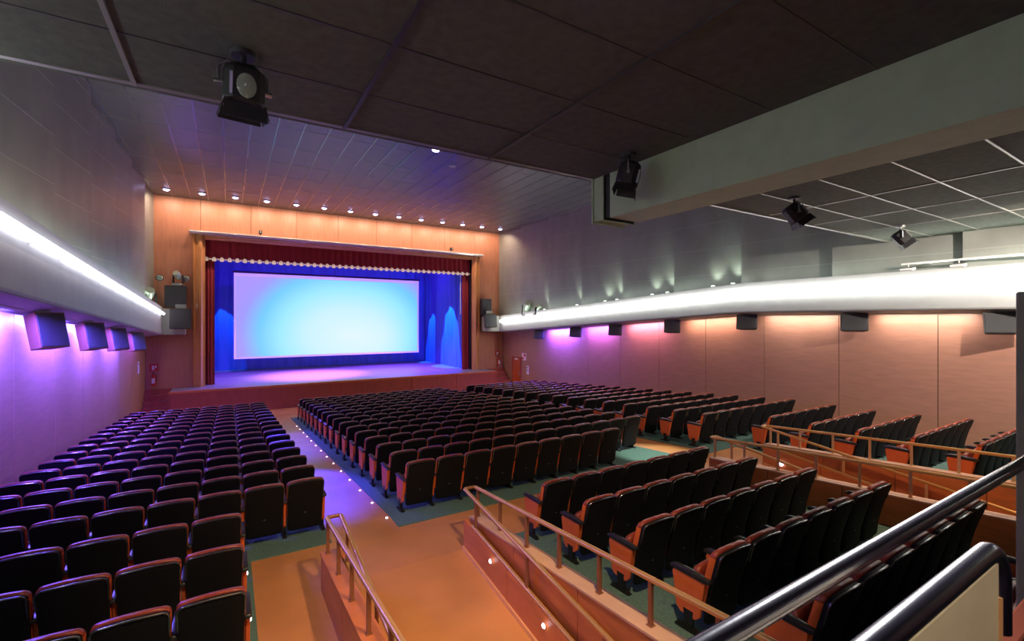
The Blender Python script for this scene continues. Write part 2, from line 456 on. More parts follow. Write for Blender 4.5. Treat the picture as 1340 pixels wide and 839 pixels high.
local(mb, o).build('fringe', 'fringe', o)
for lab, a, b in (('burgundy side curtain hanging at the left edge of the stage', -1.0, -0.62), ('burgundy side curtain hanging at the right edge of the stage', 12.95, 13.42)):
    c = pleat('side_curtain', 'burgundy', a, b, 27.42, ZST+0.01, 3.9, 0.05, 0.14); tag(c, lab, 'curtain')
mb = MB(); mb.box(12.86, 12.90, 27.5, 27.54, .4, 4.40)
tag(mb.build('white_batten', 'white'), 'thin white vertical batten hanging beside the right side curtain', 'batten')
c = pleat('backdrop_curtain', 'bluecurt', -1.1, 13.5, 34.85, ZST+0.01, 4.3, 0.06, 0.8); tag(c, 'wide blue lit backdrop curtain behind the projection screen', 'curtain')
c = pleat('wing_curtain', 'bluecurt', 27.75, 34.7, 13.25, ZST+0.01, 4.3, 0.05, 0.8, axis='y'); tag(c, 'blue wing curtain with lit ovals at the right of the stage', 'curtain')
c = pleat('wing_curtain', 'bluecurt', 27.75, 34.7, -0.98, ZST+0.01, 4.3, 0.05, 0.8, axis='y'); tag(c, 'dark blue wing curtain at the left of the stage', 'curtain')

# projection screen with a projected gradient
ms = bpy.data.materials.new('projected_gradient'); ms.use_nodes = True
nt = ms.node_tree; N = nt.nodes; L = nt.links; b = N['Principled BSDF']
b.inputs['Base Color'].default_value = (0.12, 0.12, 0.12, 1); b.inputs['Roughness'].default_value = 0.8
tc = N.new('ShaderNodeTexCoord'); sep = N.new('ShaderNodeSeparateXYZ'); L.new(tc.outputs['Object'], sep.inputs[0])
def math_(op, a, b_=None, c_=None):
    m = N.new('ShaderNodeMath'); m.operation = op
    for i, q in enumerate((a, b_, c_)):
        if q is None: continue
        if isinstance(q, (int, float)): m.inputs[i].default_value = q
        else: L.new(q, m.inputs[i])
    return m.outputs[0]
# object origin is the centre bottom of the screen; ellipse centred a little right of the middle
dx = math_('DIVIDE', math_('SUBTRACT', sep.outputs[0], 0.9), 7.0)
dz = math_('DIVIDE', math_('SUBTRACT', sep.outputs[2], 1.5), 5.4)
rr = math_('SQRT', math_('ADD', math_('POWER', math_('ABSOLUTE', dx), 2.4), math_('MULTIPLY', dz, dz)))
cr = N.new('ShaderNodeValToRGB'); L.new(rr, cr.inputs[0])
el = cr.color_ramp.elements
el[0].position = 0.0; el[0].color = (0.76, 1.0, 0.98, 1)
el[1].position = 1.0; el[1].color = (0.42, 0.33, 0.93, 1)
for p, c_ in ((0.30, (0.62, 0.97, 1.0, 1)), (0.55, (0.34, 0.90, 1.0, 1)), (0.74, (0.16, 0.66, 1.0, 1)), (0.90, (0.36, 0.36, 0.96, 1))):
    e = el.new(p); e.color = c_
L.new(cr.outputs[0], b.inputs['Emission Color']); b.inputs['Emission Strength'].default_value = 0.92
M['proj'] = ms
M['screen_border'] = emis('glowing_screen_border', (0.55, 0.42, 1.0), 0.55)  # border glows by itself in place of light falling on it
sc = empty('projection_screen', (6.14, 33.0, -2.37), 'large white projection screen glowing cyan and lavender above the stage', 'screen')
mb = MB(); mb.box(-5.78, 5.78, -0.015, 0.0, 0.12, 5.10); mb.build('screen_surface', 'proj', sc)
mb = MB(); mb.box(-5.90, 5.90, 0.0, 0.04, 0, 5.30); mb.build('screen_border', 'screen_border', sc)
mb = MB(); mb.tube([(-5.95, 0.05, 5.36), (5.95, 0.05, 5.36)], 0.07, 12); mb.build('screen_roller', 'black', sc, smooth=True)
mb = MB()
for x in (-5, 0, 5): mb.tube([(x, 0.05, 5.38), (x, 0.05, 6.76)], 0.01, 6)
mb.build('screen_cable', 'black', sc)

# ------------------------------------------------------------------ lights helper
def spot(name, loc, target, power, col, angle, blend=0.3, size=0.05):
    d = bpy.data.lights.new(name, 'SPOT'); d.energy = power; d.color = col; d.spot_size = radians(angle); d.spot_blend = blend
    d.shadow_soft_size = size
    o = bpy.data.objects.new(name, d); COL.objects.link(o); o.location = loc
    o.rotation_euler = (Vector(target)-Vector(loc)).to_track_quat('-Z', 'Y').to_euler()
    return o

# ------------------------------------------------------------------ ceiling downlights along the proscenium
for i in range(14):
    x = -2.38 + i*1.315
    r = empty('ceiling_downlight', (x, 25.5, ZF), '%s round downlight from the left in the row above the stage wall' % ORD[i], 'ceiling light', 'downlights in the row above the stage wall')
    mb = MB(); n = 20
    mb.loft([[(rad*cos(2*pi*k/n), rad*sin(2*pi*k/n), z) for k in range(n)] for rad, z in ((0.15, -0.001), (0.165, -0.03), (0.13, -0.045), (0.12, -0.02))])
    mb.build('lamp_ring', 'ledge', r, smooth=True)
    mb = MB(); mb.loft([[(rad*cos(2*pi*k/n), rad*sin(2*pi*k/n), z) for k in range(n)] for rad, z in ((0.118, -0.012), (0.118, -0.05), (0.07, -0.085))])
    mb.build('lamp_disc', 'lamp_disc', r, smooth=True)
    spot('downlight_spot', (x, 25.62, ZF-0.12), (x, 26.6, 2.5), 125, (1.0, 0.70, 0.50), 168, 0.4, 0.08)
for j, (x, y) in enumerate(((6.05, 14.9), (7.2, 16.1))):
    mb = MB(); mb.tube([(0, 0, 0.0), (0, 0, -0.03)], [0.13, 0.11], 16)
    o = mb.build('ceiling_spotlight', 'lamp_disc' if j == 0 else 'ledge'); o.location = (x, y, ZF)
    tag(o, ('small lit round lamp in the middle of the far ceiling', 'small dim round lamp behind the lit one in the far ceiling')[j], 'ceiling light')

# ------------------------------------------------------------------ hanging theatre lamps
def theatre_lamp(loc, label, yaw, tilt, lit=False):
    root = empty('stage_spotlight', loc, label, 'spotlight', None)
    root.rotation_euler = (0, 0, yaw)
    MM = 'metal' if lit else 'black'  # pale steel clamp stands in for bright light on this lamp
    mb = MB(); mb.tube([(0, 0, 0), (0, 0, -0.035)], [0.10, 0.09], 20); mb.tube([(0, 0, -0.03), (0, 0, -0.10)], 0.022, 10)
    mb.build('clamp', MM, root, smooth=True)
    mb = MB(); mb.tube([(-.175, 0, -.30), (-.175, 0, -.16), (-.12, 0, -.10), (.12, 0, -.10), (.175, 0, -.16), (.175, 0, -.30)], 0.012, 8)
    mb.build('yoke', 'metal', root, smooth=True)
    body = bpy.data.objects.new('lamp_body', None)
    mb = MB()
    # octagonal housing, lens end towards -z
    def octo(w, d, z): 
        c = 0.32
        return [(-w, -d*c*1.5, z), (-w*.62, -d, z), (w*.62, -d, z), (w, -d*c*1.5, z), (w, d*c*1.5, z), (w*.62, d, z), (-w*.62, d, z), (-w, d*c*1.5, z)]
    mb.loft([octo(.09, .08, -.115), octo(.145, .13, -.16), octo(.15, .14, -.20), octo(.15, .14, -.40), octo(.13, .12, -.43)])
    R = Matrix.Rotation(tilt, 4, 'X'); C = Matrix.Translation((0, 0, -0.27)) @ R @ Matrix.Translation((0, 0, 0.27))
    def tf(m_): m_.v = [tuple(C @ Vector(v)) for v in m_.v]; return m_
    tf(mb).build('housing', 'black', root, bevel=0.006)
    mb = MB()
    for sgn in (-1, 1):
        mb.tube([(sgn*.15, 0, -.29), (sgn*.21, 0, -.29)], 0.02, 10)
    mb.build('tilt_knob', 'metal', root, smooth=True)
    mb = MB(); mb.loft([[(0.072*cos(a), -0.143, -0.30+0.095*sin(a)) for a in [2*pi*k/20 for k in range(20)]],
                        [(0.062*cos(a), -0.15, -0.30+0.085*sin(a)) for a in [2*pi*k/20 for k in range(20)]]])
    tf(mb).build('rear_lens', 'chromy', root, smooth=True)
    mb = MB()
    mb.box(-.118, -.098, -0.146, -0.12, -.39, -.22)
    tf(mb).build('housing_rib', 'metal', root)
    mb = MB()
    mb.hexa([(-.16, -.15, -.56), (.16, -.15, -.56), (.16, -.142, -.56), (-.16, -.142, -.56), (-.15, -.13, -.44), (.15, -.13, -.44), (.15, -.122, -.44), (-.15, -.122, -.44)])
    mb.hexa([(-.16, .142, -.53), (.16, .142, -.53), (.16, .15, -.53), (-.16, .15, -.53), (-.15, .122, -.43), (.15, .122, -.43), (.15, .13, -.43), (-.15, .13, -.43)])
    for sgn in (-1, 1):
        mb.hexa([(sgn*.17, -.12, -.53), (sgn*.178, -.12, -.53), (sgn*.178, .12, -.53), (sgn*.17, .12, -.53), (sgn*.14, -.12, -.42), (sgn*.148, -.12, -.42), (sgn*.148, .12, -.42), (sgn*.14, .12, -.42)])
    tf(mb).build('barn_door', 'black', root)
    return root
theatre_lamp((0.10, 4.40, ZC), 'large black theatre lamp hanging from the ceiling over the left side', radians(8), radians(8))
theatre_lamp((4.50, 4.40, ZC), 'black theatre lamp hanging from the ceiling just left of the duct end', radians(42), radians(14))
theatre_lamp((8.62, 4.42, ZC), 'dark theatre lamp hanging from the lit ceiling grid right of the duct', radians(50), radians(-38))
theatre_lamp((13.30, 4.45, ZC), 'pale lit theatre lamp hanging near the right wall above the tube', radians(30), radians(-38), True)

# pipe with two small lamps along the right wall
pp = empty('lighting_pipe', (15.3, 1.5, 1.5), 'thin white pipe along the right wall above the bright ledge', 'pipe')
mb = MB(); mb.tube([(15.3, YB+.1, 1.5), (15.3, 5.1, 1.5)], 0.028, 10); local(mb, pp).build('pipe', 'white', pp, smooth=True)
mb = MB()
for y in (4.6, 2.2, 0): mb.tube([(15.3, y, 1.5), (15.74, y, 1.5)], 0.014, 8)
local(mb, pp).build('wall_bracket', 'white', pp, smooth=True)
for y, lab in ((4.95, 'small white floodlight hanging at the left end of the pipe'), (3.96, 'small white floodlight hanging midway along the white pipe')):
    r = empty('small_floodlight', (15.3, y, 1.47), lab, 'spotlight')
    mb = MB(); mb.tube([(0, 0, 0), (0, 0, -.06)], .012, 8); mb.build('stem', 'white', r)
    mb = MB(); mb.hexa([(-.20, -.12, -.12), (-.16, -.12, -.17), (-.16, .12, -.17), (-.20, .12, -.12), (.10, -.12, -.06), (.12, -.12, -.13), (.12, .12, -.13), (.10, .12, -.06)])
    mb.build('lamp_head', 'white', r)

# ------------------------------------------------------------------ uplights behind the right ledge that rake the stepped panels
k_ = 0
for ye in (9.74, 12.64, 15.54, 18.44, 21.34):
    for j, dy in enumerate((0.25, 1.05)):
        y = ye+dy; z = zbr(y)+1.0
        if ye > 18 and j: continue
        r = empty('wall_uplight', (XR-0.42, y, zbr(y)+0.72), '%s small uplight from the near end, behind the right ledge' % ORD[k_], 'wall light', 'uplights behind the right ledge')
        mb = MB(); mb.tube([(0, 0, 0.0), (0, 0, .30), (0.0, 0, .36)], [.05, .05, .085], 14); mb.build('lamp_can', 'ledge', r, smooth=True)
        mb = MB(); mb.tube([(0, 0, .355), (0, 0, .385)], [.078, .06], 14); mb.build('lamp_glass', 'uplamp', r, smooth=True)
        spot('uplight_spot', (XR-0.42, y, z+0.12), (XR-0.02, y-0.05, z+1.1), 60 if j == 0 else 36, (0.85, 1.0, 0.82), 75, 1.0, 0.03)
        k_ += 1
for k2, (ye, dy) in enumerate(((9.74, 0.3), (24.1, .35))):
    y = ye+dy; z = zbl(y)+1.24
    r = empty('wall_uplight', (XL+0.42, y, zbl(y)+0.92), ('small uplight behind the left ledge near the picture edge', 'small uplight behind the left ledge close to the stage')[k2], 'wall light')
    mb = MB(); mb.tube([(0, 0, 0.0), (0, 0, .30), (0.0, 0, .36)], [.05, .05, .085], 14); mb.build('lamp_can', 'ledge', r, smooth=True)
    spot('uplight_spot', (XL+0.42, y, z+0.14), (XL+0.02, y-0.05, z+1.1), 45, (0.80, 1.0, 0.80), 75, 1.0, 0.03)

# ------------------------------------------------------------------ speakers
def speaker(loc, w, h, d, yaw, pitch, label, group=None, bracket=True, nm='wall_speaker', cab='spk_side'):
    r = empty(nm, loc, label, 'speaker', group); r.rotation_euler = (0, 0, yaw)
    # local: front faces -y
    C = Matrix.Rotation(pitch, 4, 'X')
    mb = MB()
    mb.hexa([(-w*.5, -d*.5, -h), (w*.5, -d*.5, -h), (w*.36, d*.42, -h*.98), (-w*.36, d*.42, -h*.98), (-w*.5, -d*.5, 0), (w*.5, -d*.5, 0), (w*.36, d*.5, 0), (-w*.36, d*.5, 0)])
    mb.v = [tuple(C @ Vector(v)) for v in mb.v]; mb.build('cabinet', cab, r, bevel=0.012)
    mb = MB(); mb.box(-w*.46, w*.46, -d*.5-.015, -d*.5+.002, -h*.96, -h*.04)
    mb.v = [tuple(C @ Vector(v)) for v in mb.v]; mb.build('grille', 'grille', r, bevel=0.006)
    if bracket:
        mb = MB(); mb.box(-w*.25, w*.25, -0.02, 0.02, -.02, .22); mb.box(-.03, .03, -.03, .4, .0, .05)
        mb.build('bracket', 'ledge_under', r)
    return r
ys_ = [3.28, 6.27, 9.5, 12.66, 15.9, 18.8, 22.1]
names = ['nearest', 'second nearest', 'third nearest', 'fourth nearest', 'third from the stage', 'second from the stage', 'closest to the stage']
for y, nm_ in zip(ys_, names):
    nm2 = nm_ if nm_.endswith('stage') and 'closest' not in nm_ else nm_
    speaker((XR-0.34, y, zbr(y)-0.10), 0.66, 0.50, 0.30, radians(-65), radians(-10), 'black wall speaker under the right ledge, %s' % nm2, 'wall speakers under the right ledge')
for y, nm_ in zip(ys_[3:], ['nearest to the camera', 'second nearest to the camera', 'second from the stage', 'closest to the stage']):
    speaker((XL+0.36, y-0.9, zbl(y)-0.06), 0.50, 0.66, 0.34, radians(52), radians(-12), 'black wall speaker under the left ledge, %s' % nm_, 'wall speakers under the left ledge', cab='spk_brown')
speaker((-1.90, 26.1, 0.52), 0.82, 0.92, 0.40, 0, radians(-6), 'dark front speaker on the end of the left ledge', nm='front_speaker')
speaker((14.25, 26.1, 0.40), 0.86, 0.86, 0.40, 0, radians(-6), 'dark front speaker on the end of the right ledge', nm='front_speaker')
speaker((-2.12, 26.65, 1.62), 0.85, 1.0, 0.45, 0, 0, 'square black speaker standing on the left ledge end', nm='front_speaker', bracket=False)
speaker((14.25, 26.65, 1.40), 0.72, 1.05, 0.45, 0, 0, 'square dark speaker standing on the right ledge end', nm='front_speaker', bracket=False)

# moving-head lights on the ledge ends
def moving_head(loc, label, sc_=1.0, yaw=0):
    r = empty('moving_head_light', loc, label, 'stage light'); r.rotation_euler = (0, 0, yaw)
    mb = MB(); mb.prism([(-.2, 0), (.2, 0), (.16, .10), (-.16, .10)], 'y', -.16, .16); mb.build('base', 'metal', r, bevel=.01)
    mb = MB()
    for s_ in (-1, 1): mb.hexa([(s_*.17, -.05, .10), (s_*.21, -.05, .10), (s_*.21, .05, .10), (s_*.17, .05, .10), (s_*.15, -.04, .45), (s_*.19, -.04, .45), (s_*.19, .04, .45), (s_*.15, .04, .45)])
    mb.box(-.205, .205, -.05, .05, .095, .125); mb.build('yoke', 'black', r)
    mb = MB(); mb.tube([(0, .16, .30), (0, .10, .34), (0, -.10, .46), (0, -.20, .52)], [.07, .13, .13, .11], 16); mb.build('head', 'chromy', r, smooth=True)
    r.scale = (sc_, sc_, sc_)
    return r
moving_head((-2.95, 24.9, 0.62-.11), 'pale moving head light on the left ledge against the grey panels', 1.5, radians(20))
moving_head((-2.03, 26.5, 1.63), 'small moving head light on top of the square left speaker', 1.1, radians(-20))
moving_head((15.40, 23.4, zbr(23.4)+.72), 'pale moving head light on the right ledge near the stage', 1.7, radians(-30))
moving_head((15.28, 22.2, zbr(22.2)+.72), 'smaller moving head light beside the larger one on the right ledge', 1.2, radians(40))
for x, lab in ((-2.75, 'small round lamp high on the stage wall, above the left ledge end'), (-1.75, 'small round lamp on the stage wall beside the frame, upper left')):
    r = empty('clip_lamp', (x, 27.008, 2.05), lab, 'spotlight')
    mb = MB(); mb.tube([(0, 0, 0), (0, -.16, -.03), (0.0, -.3, -.08)], [.03, .05, .16], 14); mb.build('lamp_shade', 'black', r, smooth=True)
    mb = MB(); mb.tube([(0, -.295, -.08), (0, -.32, -.09)], [.14, .12], 14); mb.build('lens', 'chromy', r, smooth=True)
for x, lab in ((1.35, 'tiny black camera on the cornice, left of the middle'), (11.9, 'tiny black camera on the cornice, near its right end')):
    r = empty('small_camera', (x, 26.75, 4.30), lab, 'camera')
    mb = MB(); mb.tube([(0, 0, 0), (0, 0, .1)], .02, 8); mb.build('stand', 'black', r)
    mb = MB(); mb.box(-.07, .07, -.14, .10, .1, .26); mb.build('camera_body', 'black', r, bevel=.01)
    mb = MB(); mb.tube([(0, -.14, .18), (0, -.17, .18)], .04, 12); mb.build('lens', 'chromy', r, smooth=True)

# ------------------------------------------------------------------ doors, signs, extinguishers
d = MB(); d.box(XR-0.05, XR-0.001, 24.75, 25.65, -4.36, -2.40); dd = struct(d.build('door_1', 'door'))
mb = MB()
mb.box(XR-0.07, XR-.002, 24.68, 24.75, -4.36, -2.33); mb.box(XR-0.07, XR-.002, 25.65, 25.72, -4.36, -2.33); mb.box(XR-0.07, XR-.002, 24.75, 25.65, -2.40, -2.33)
struct(mb.build('trim_3', 'stagefront'))
mb = MB(); mb.box(XR-0.10, XR-.05, 24.80, 24.84, -3.5, -3.2); mb.build('door_handle', 'metal', dd, bevel=.008)
mb = MB(); mb.box(XR-0.08, XR-0.045, 25.05, 25.40, -2.52, -2.42); mb.build('door_lamp', 'white', dd)
def sign(x0, x1, y0, y1, z0, z1, lab, m='pink', nm='wall_sign', parts=()):
    r = empty(nm, ((x0+x1)/2, (y0+y1)/2, z0), lab, 'sign')
    mb = MB(); mb.box(x0, x1, y0, y1, z0, z1); local(mb, r).build('plate', m, r, bevel=0.004)
    for (a, m2) in parts:
        mb = MB()
        for q in a: mb.box(*q)
        local(mb, r).build('sign_mark', m2, r)
    return r
sign(XR-.03, XR-.002, 24.15, 24.60, -2.50, -2.05, 'square white and pink safety sign on the right wall beside the door',
     parts=(([(XR-.034, XR-.029, 24.18, 24.36, -2.26, -2.08), (XR-.034, XR-.029, 24.40, 24.57, -2.46, -2.30)], 'redpaint'),))
sign(XR-.03, XR-.002, 23.85, 24.05, -3.35, -2.82, 'narrow white notice on the right wall below the safety sign', 'white',
     parts=(([(XR-.034, XR-.029, 23.88, 24.02, -2.96, -2.90), (XR-.034, XR-.029, 23.88, 24.02, -3.12, -3.08)], 'black'),))
sign(XL+.002, XL+.03, 24.9, 25.1, -2.25, -1.75, 'narrow white notice on the left wall near the stage', 'white',
     parts=(([(XL+.029, XL+.034, 24.93, 25.07, -1.88, -1.82)], 'black'),))
def extinguisher(x, lab, lab2):
    r = empty('fire_extinguisher', (x, 26.82, -3.0), lab, 'fire extinguisher')
    mb = MB(); mb.tube([(0, 0, 0), (0, 0, .03), (0, 0, .42), (0, 0, .50), (0, 0, .54)], [.075, .085, .085, .05, .03], 16); mb.build('cylinder', 'redpaint', r, smooth=True)
    mb = MB(); mb.box(-.06, .06, -.092, -.075, .10, .34); mb.build('label_plate', 'white', r)
    mb = MB(); mb.box(-.02, .02, -.09, .03, .54, .60); mb.tube([(0, -.05, .57), (.10, -.05, .5), (.11, -.05, .2)], .012, 8); mb.build('valve', 'black', r)
    sign(x-.16, x+.16, YF-.03, YF-.002, -2.35, -2.02, lab2, 'redpaint', parts=(([(x-.08, x+.02, YF-.034, YF-.029, -2.30, -2.10), (x+.04, x+.1, YF-.034, YF-.029, -2.2, -2.1)], 'white'),))
extinguisher(-2.98, 'red fire extinguisher with white label on the stage wall, far left', 'small red fire sign above the left extinguisher')
extinguisher(15.35, 'red fire extinguisher with white label on the stage wall, far right', 'small red fire sign above the right extinguisher')

# ------------------------------------------------------------------ parapets and handrails beside the two ramps
def seat_top(y): return -2.93 + 0.07*max(0, 6.2-y)
def parapet(xo, xi, sgn, side, YE=0.75):
    """xo: seat-side face, xi: cap edge on the ramp side; sgn +1 if the ramp lies at larger x"""
    lab = side[0]
    r = empty('ramp_parapet', ((xo+xi)/2, 6.2, zramp(6.2)), lab, 'low wall')
    P = [(YE, zramp(YE)-.05), (6.2, zramp(6.2)-.0), (6.2, seat_top(6.2)), (YE, seat_top(YE))]
    mb = MB(); ysx = [6.2-1.25*k for k in range(6)] ; ysx = [y for y in ysx if y > YE] + [YE]
    a, b = min(xo, xi), max(xo, xi)
    for y1, y0 in zip(ysx[:-1], ysx[1:]):
        Q = [(y0+.006, zramp(y0)-.0), (y1-.006, zramp(y1)-.0), (y1-.006, seat_top(y1)), (y0+.006, seat_top(y0))]
        mb.prism(Q, 'x', a+.012, b-.012)
    Q = [(YE, zramp(YE)), (6.19, zramp(6.19)), (6.19, seat_top(6.19)-.01), (YE, seat_top(YE)-.01)]
    mb.prism(Q, 'x', a+.02, b-.02, 1)
    local(mb, r).build('wall_panel', ['wood_low', 'gap'], r)
    mb = MB(); Q = [(YE, seat_top(YE)), (6.2, seat_top(6.2)), (6.2, seat_top(6.2)+.022), (YE, seat_top(YE)+.022)]
    mb.prism(Q, 'x', a, b); local(mb, r).build('cap', side[3], r)
    # inner low panel that falls with the ramp
    i0 = xi + sgn*0.04; i1 = i0 + sgn*0.05; a2, b2 = min(i0, i1), max(i0, i1)
    mb = MB()
    for y1, y0 in zip(ysx[:-1], ysx[1:]):
        Q = [(y0+.006, zramp(y0)), (y1-.006, zramp(y1)), (y1-.006, zramp(y1)+.45), (y0+.006, zramp(y0)+.45)]
        mb.prism(Q, 'x', a2, b2)
    local(mb, r).build('ramp_panel', 'wood_low', r, bevel=0.004)
    mb = MB(); xm = (a2+b2)/2
    mb.tube([(xm, 5.95, zramp(5.95)+.47), (xm, YE, zramp(YE)+.47)], 0.026, 10); local(mb, r).build('brass_edge', 'brass', r, smooth=True)
    mb = MB(); Q = [(YE, zramp(YE)), (6.2, zramp(6.2)), (6.2, zramp(6.2)+.06), (YE, zramp(YE)+.06)]
    mb.prism(Q, 'x', min(i1, i1+sgn*.02), max(i1, i1+sgn*.02)); local(mb, r).build('skirting', 'wood_skirt', r)
    # rails
    h = empty('handrail', ((xo+xi)/2, 6.2, seat_top(6.2)+.022), side[1], 'handrail')
    xu = xi - sgn*0.11; xd = xi + sgn*0.065
    pm = side[2]
    mb = MB()
    mb.tube([(xu, YE, seat_top(YE)+.43), (xu, 6.2, seat_top(6.2)+.43)], 0.027, 12)
    local(mb, h).build('top_rail', 'brass', h, smooth=True)
    mb = MB()
    mb.tube([(xu, 6.2, seat_top(6.2)+.43), (xu+sgn*.02, 6.225, seat_top(6.2)+.43), (xd-sgn*.02, 6.225, seat_top(6.2)+.43), (xd, 6.2, seat_top(6.2)+.428)], 0.024, 12)
    local(mb, h).build('rail_bend', pm, h, smooth=True)
    mb = MB()
    mb.tube([(xd, 6.2, seat_top(6.2)+.43), (xd, YE, zramp(YE)+.88)], 0.027, 12)
    local(mb, h).build('ramp_rail', 'brass', h, smooth=True)
    y = 6.12
    first = True
    while y > YE:
        zt = seat_top(y)
        mb = MB(); mb.box(xu-.018, xu+.018, y-.018, y+.018, zt+.02, zt+.42)
        mb.box(xu-.03, xu+.03, y-.03, y+.03, zt+.022, zt+.03)
        local(mb, h).build('post', pm, h)
        y -= 0.66
    y = 5.85
    while y > YE:
        zt = zramp(y)
        mb = MB(); mb.box(xd-.014, xd+.014, y-.02, y+.02, zt+.46, zt+.87)
        local(mb, h).build('post', pm, h)
        y -= 1.32
    return r, h
parapet(0.97, 1.16, +1, ('orange-brown wood parapet left of the left ramp', 'brass double handrail on the parapet left of the left ramp', 'post', 'wood_low'))
parapet(3.25, 3.04, -1, ('orange-brown wood parapet between the left ramp and the small seat block', 'brass double handrail between the left ramp and the small seat block', 'post', 'wood_cap'))
parapet(8.69, 8.90, +1, ('brown wood parapet between the small seat block and the right ramp', 'pale double handrail between the small seat block and the right ramp', 'post_pale', 'wood_cap'))
parapet(10.97, 10.78, -1, ('brown wood parapet between the right ramp and the right seats', 'pale double handrail between the right ramp and the right seats', 'post_pale', 'wood_cap'))

def led(loc, nrm, lab, grp=None, r_=0.022):
    o = MB().tube([Vector((0, 0, 0)), Vector(nrm)*0.012], [r_, r_*0.7], 12).build('aisle_light', 'aisle_led', smooth=True)
    o.location = loc; tag(o, lab, 'floor light', grp); return o
led((2.91, 5.30, zramp(5.3)+.36), (-1, 0, 0), 'upper small white light in the parapet panel right of the left ramp', 'lights in the parapet panel beside the left ramp', .03)
led((2.91, 4.10, zramp(4.1)+.36), (-1, 0, 0), 'lower small white light in the parapet panel right of the left ramp', 'lights in the parapet panel beside the left ramp', .03)
led((10.64, 5.74, zramp(5.74)+.2), (-1, 0, 0), 'bright small light on the far panel of the right ramp', None, .05)
for k in range(14):
    y = 7.87+0.95*k
    led((2.30, y, zf(y)), (0, 0, 1), 'small aisle light on the floor beside the %s row from the back, centre block' % ORD[k], 'aisle lights along the left edge of the centre block', .022)

# ------------------------------------------------------------------ gallery rails in front of the camera
g = empty('gallery_rail', (2.0, 0.66, -1.6), 'thick glossy black upper rail crossing the lower right foreground', 'handrail')
mb = MB(); mb.tube([(-1.5, .66, -.735), (4.02, .66, -.735)], .027, 24); local(mb, g).build('rail', 'blackrail', g, smooth=True)
mb = MB()
for x in (-1.3, 0.0): mb.tube([(x, .66, -1.6), (x, .66, -.74)], .02, 12)
local(mb, g).build('post', 'blackrail', g, smooth=True)
g = empty('gallery_rail', (1.9, 0.42, -1.6), 'shorter glossy black rail that bends down at its right end', 'handrail')
pts = [(-1.5, .42, -.665), (1.84, .42, -.665)]
for k in range(1, 9):
    a = k/8*pi/2; pts.append((1.84+.13*sin(a), .42, -.665-.13*(1-cos(a))))
pts.append((1.97, .42, -.93))
mb = MB(); mb.tube(pts, .027, 24); local(mb, g).build('rail', 'blackrail', g, smooth=True)
mb = MB(); mb.tube([(-1.4, .42, -1.6), (-1.4, .42, -.66)], .02, 12); local(mb, g).build('post', 'blackrail', g, smooth=True)
r = empty('balustrade', (0.2, .42, -1.6), 'tan laminate balustrade below the shorter black rail', 'balustrade')
mb = MB(); mb.box(-1.45, 1.892, .405, .435, -1.6, -.70); local(mb, r).build('panel_sheet', 'tan', r)
mb = MB(); mb.box(1.892, 1.902, .398, .442, -1.6, -.80); local(mb, r).build('panel_edge', 'wood_skirt', r)
mb = MB(); mb.box(1.905, 2.45, .39, .45, -1.6, -.975)
tag(mb.build('rail_plinth', 'plinth', bevel=.008), 'dark red wood plinth under the bent end of the black rail', 'plinth')
mb = MB(); mb.box(4.0, 4.4, .40, .785, -3.1, .17)
tag(mb.build('pillar', 'pillar', bevel=.01), 'olive grey pillar at the right edge behind the black rail', 'pillar')
mb = MB(); mb.box(XL+.0, 4.4, YB, .68, -1.72, -1.6); struct(mb.build('floor_gallery', 'platform'))

# ------------------------------------------------------------------ theatre seats
PW = 0.56
def halfw(z, z0, z1, w0, w1, r):
    w = w0 + (w1-w0)*(z-z0)/(z1-z0)
    if z > z1-r: w = w - r + sqrt(max(0, r*r-(z-(z1-r))**2))
    rb = r*0.6
    if z < z0+rb: w = w - rb + sqrt(max(0, rb*rb-((z0+rb)-z)**2))
    return max(w, 0.02)
def pillow(z0, z1, w0, w1, r, yc, T, nu=8, dish=0.0, puff=0.6, side_m=0):
    zs = [z0, z0+r*.12, z0+r*.35, z0+r*.6] + [z0+r*.6+(z1-r-z0-r*.6)*k/4 for k in range(1, 4)] + [z1-r, z1-r*.7, z1-r*.45, z1-r*.22, z1-r*.07, z1]
    mb = MB(); nz = len(zs); vs = []
    for side in (-1, 1):
        for z in zs:
            hw = halfw(z, z0, z1, w0, w1, r)
            ez = min(1, min(z-z0, z1-z)/(T*0.9)+0.28)
            for i in range(nu+1):
                u = -1+2*i/nu; u = math.copysign(abs(u)**0.75, u)
                e = min(1, (1-abs(u))*hw/(T*0.6)+0.32)
                th = T*0.5*(1-puff+puff*min(1, sqrt(e)*sqrt(ez)))*min(1, .35+.65*sqrt(ez))
                vs.append((u*hw, yc(z)+dish*u*u+side*th, z + 0.014*(1-u*u)*((z-z0)/(z1-z0))**5))
    fs = []; W = nu+1; O = nz*W
    for j in range(nz-1):
        for i in range(nu):
            a = j*W+i
            fs.append((a, a+1, a+W+1, a+W)); b_ = O+a; fs.append((b_+W, b_+W+1, b_+1, b_))
        for i in (0, nu):
            a = j*W+i; q = (a, a+W, O+a+W, O+a); fs.append(q if i == 0 else q[::-1])
    for j in (0, nz-1):
        for i in range(nu):
            a = j*W+i; fs.append((a, a+1, O+a+1, O+a))
    mb.add(vs, fs)
    if side_m:
        for k, f in enumerate(mb.f):
            zc = sum(mb.v[q][2] for q in f)/len(f); xm = max(abs(mb.v[q][0]) for q in f)
            if zc < z1-r*0.9 and xm > halfw(zc, z0, z1, w0, w1, r)-0.012: mb.m[k] = side_m
    return mb
lean = lambda z: (0.915-max(z, .38))*0.27-0.04 + max(0, .38-z)*0.10
P_shell = pillow(0.125, 0.905, 0.240, 0.260, 0.062, lambda z: lean(z)+0.0, 0.055, dish=0.012)
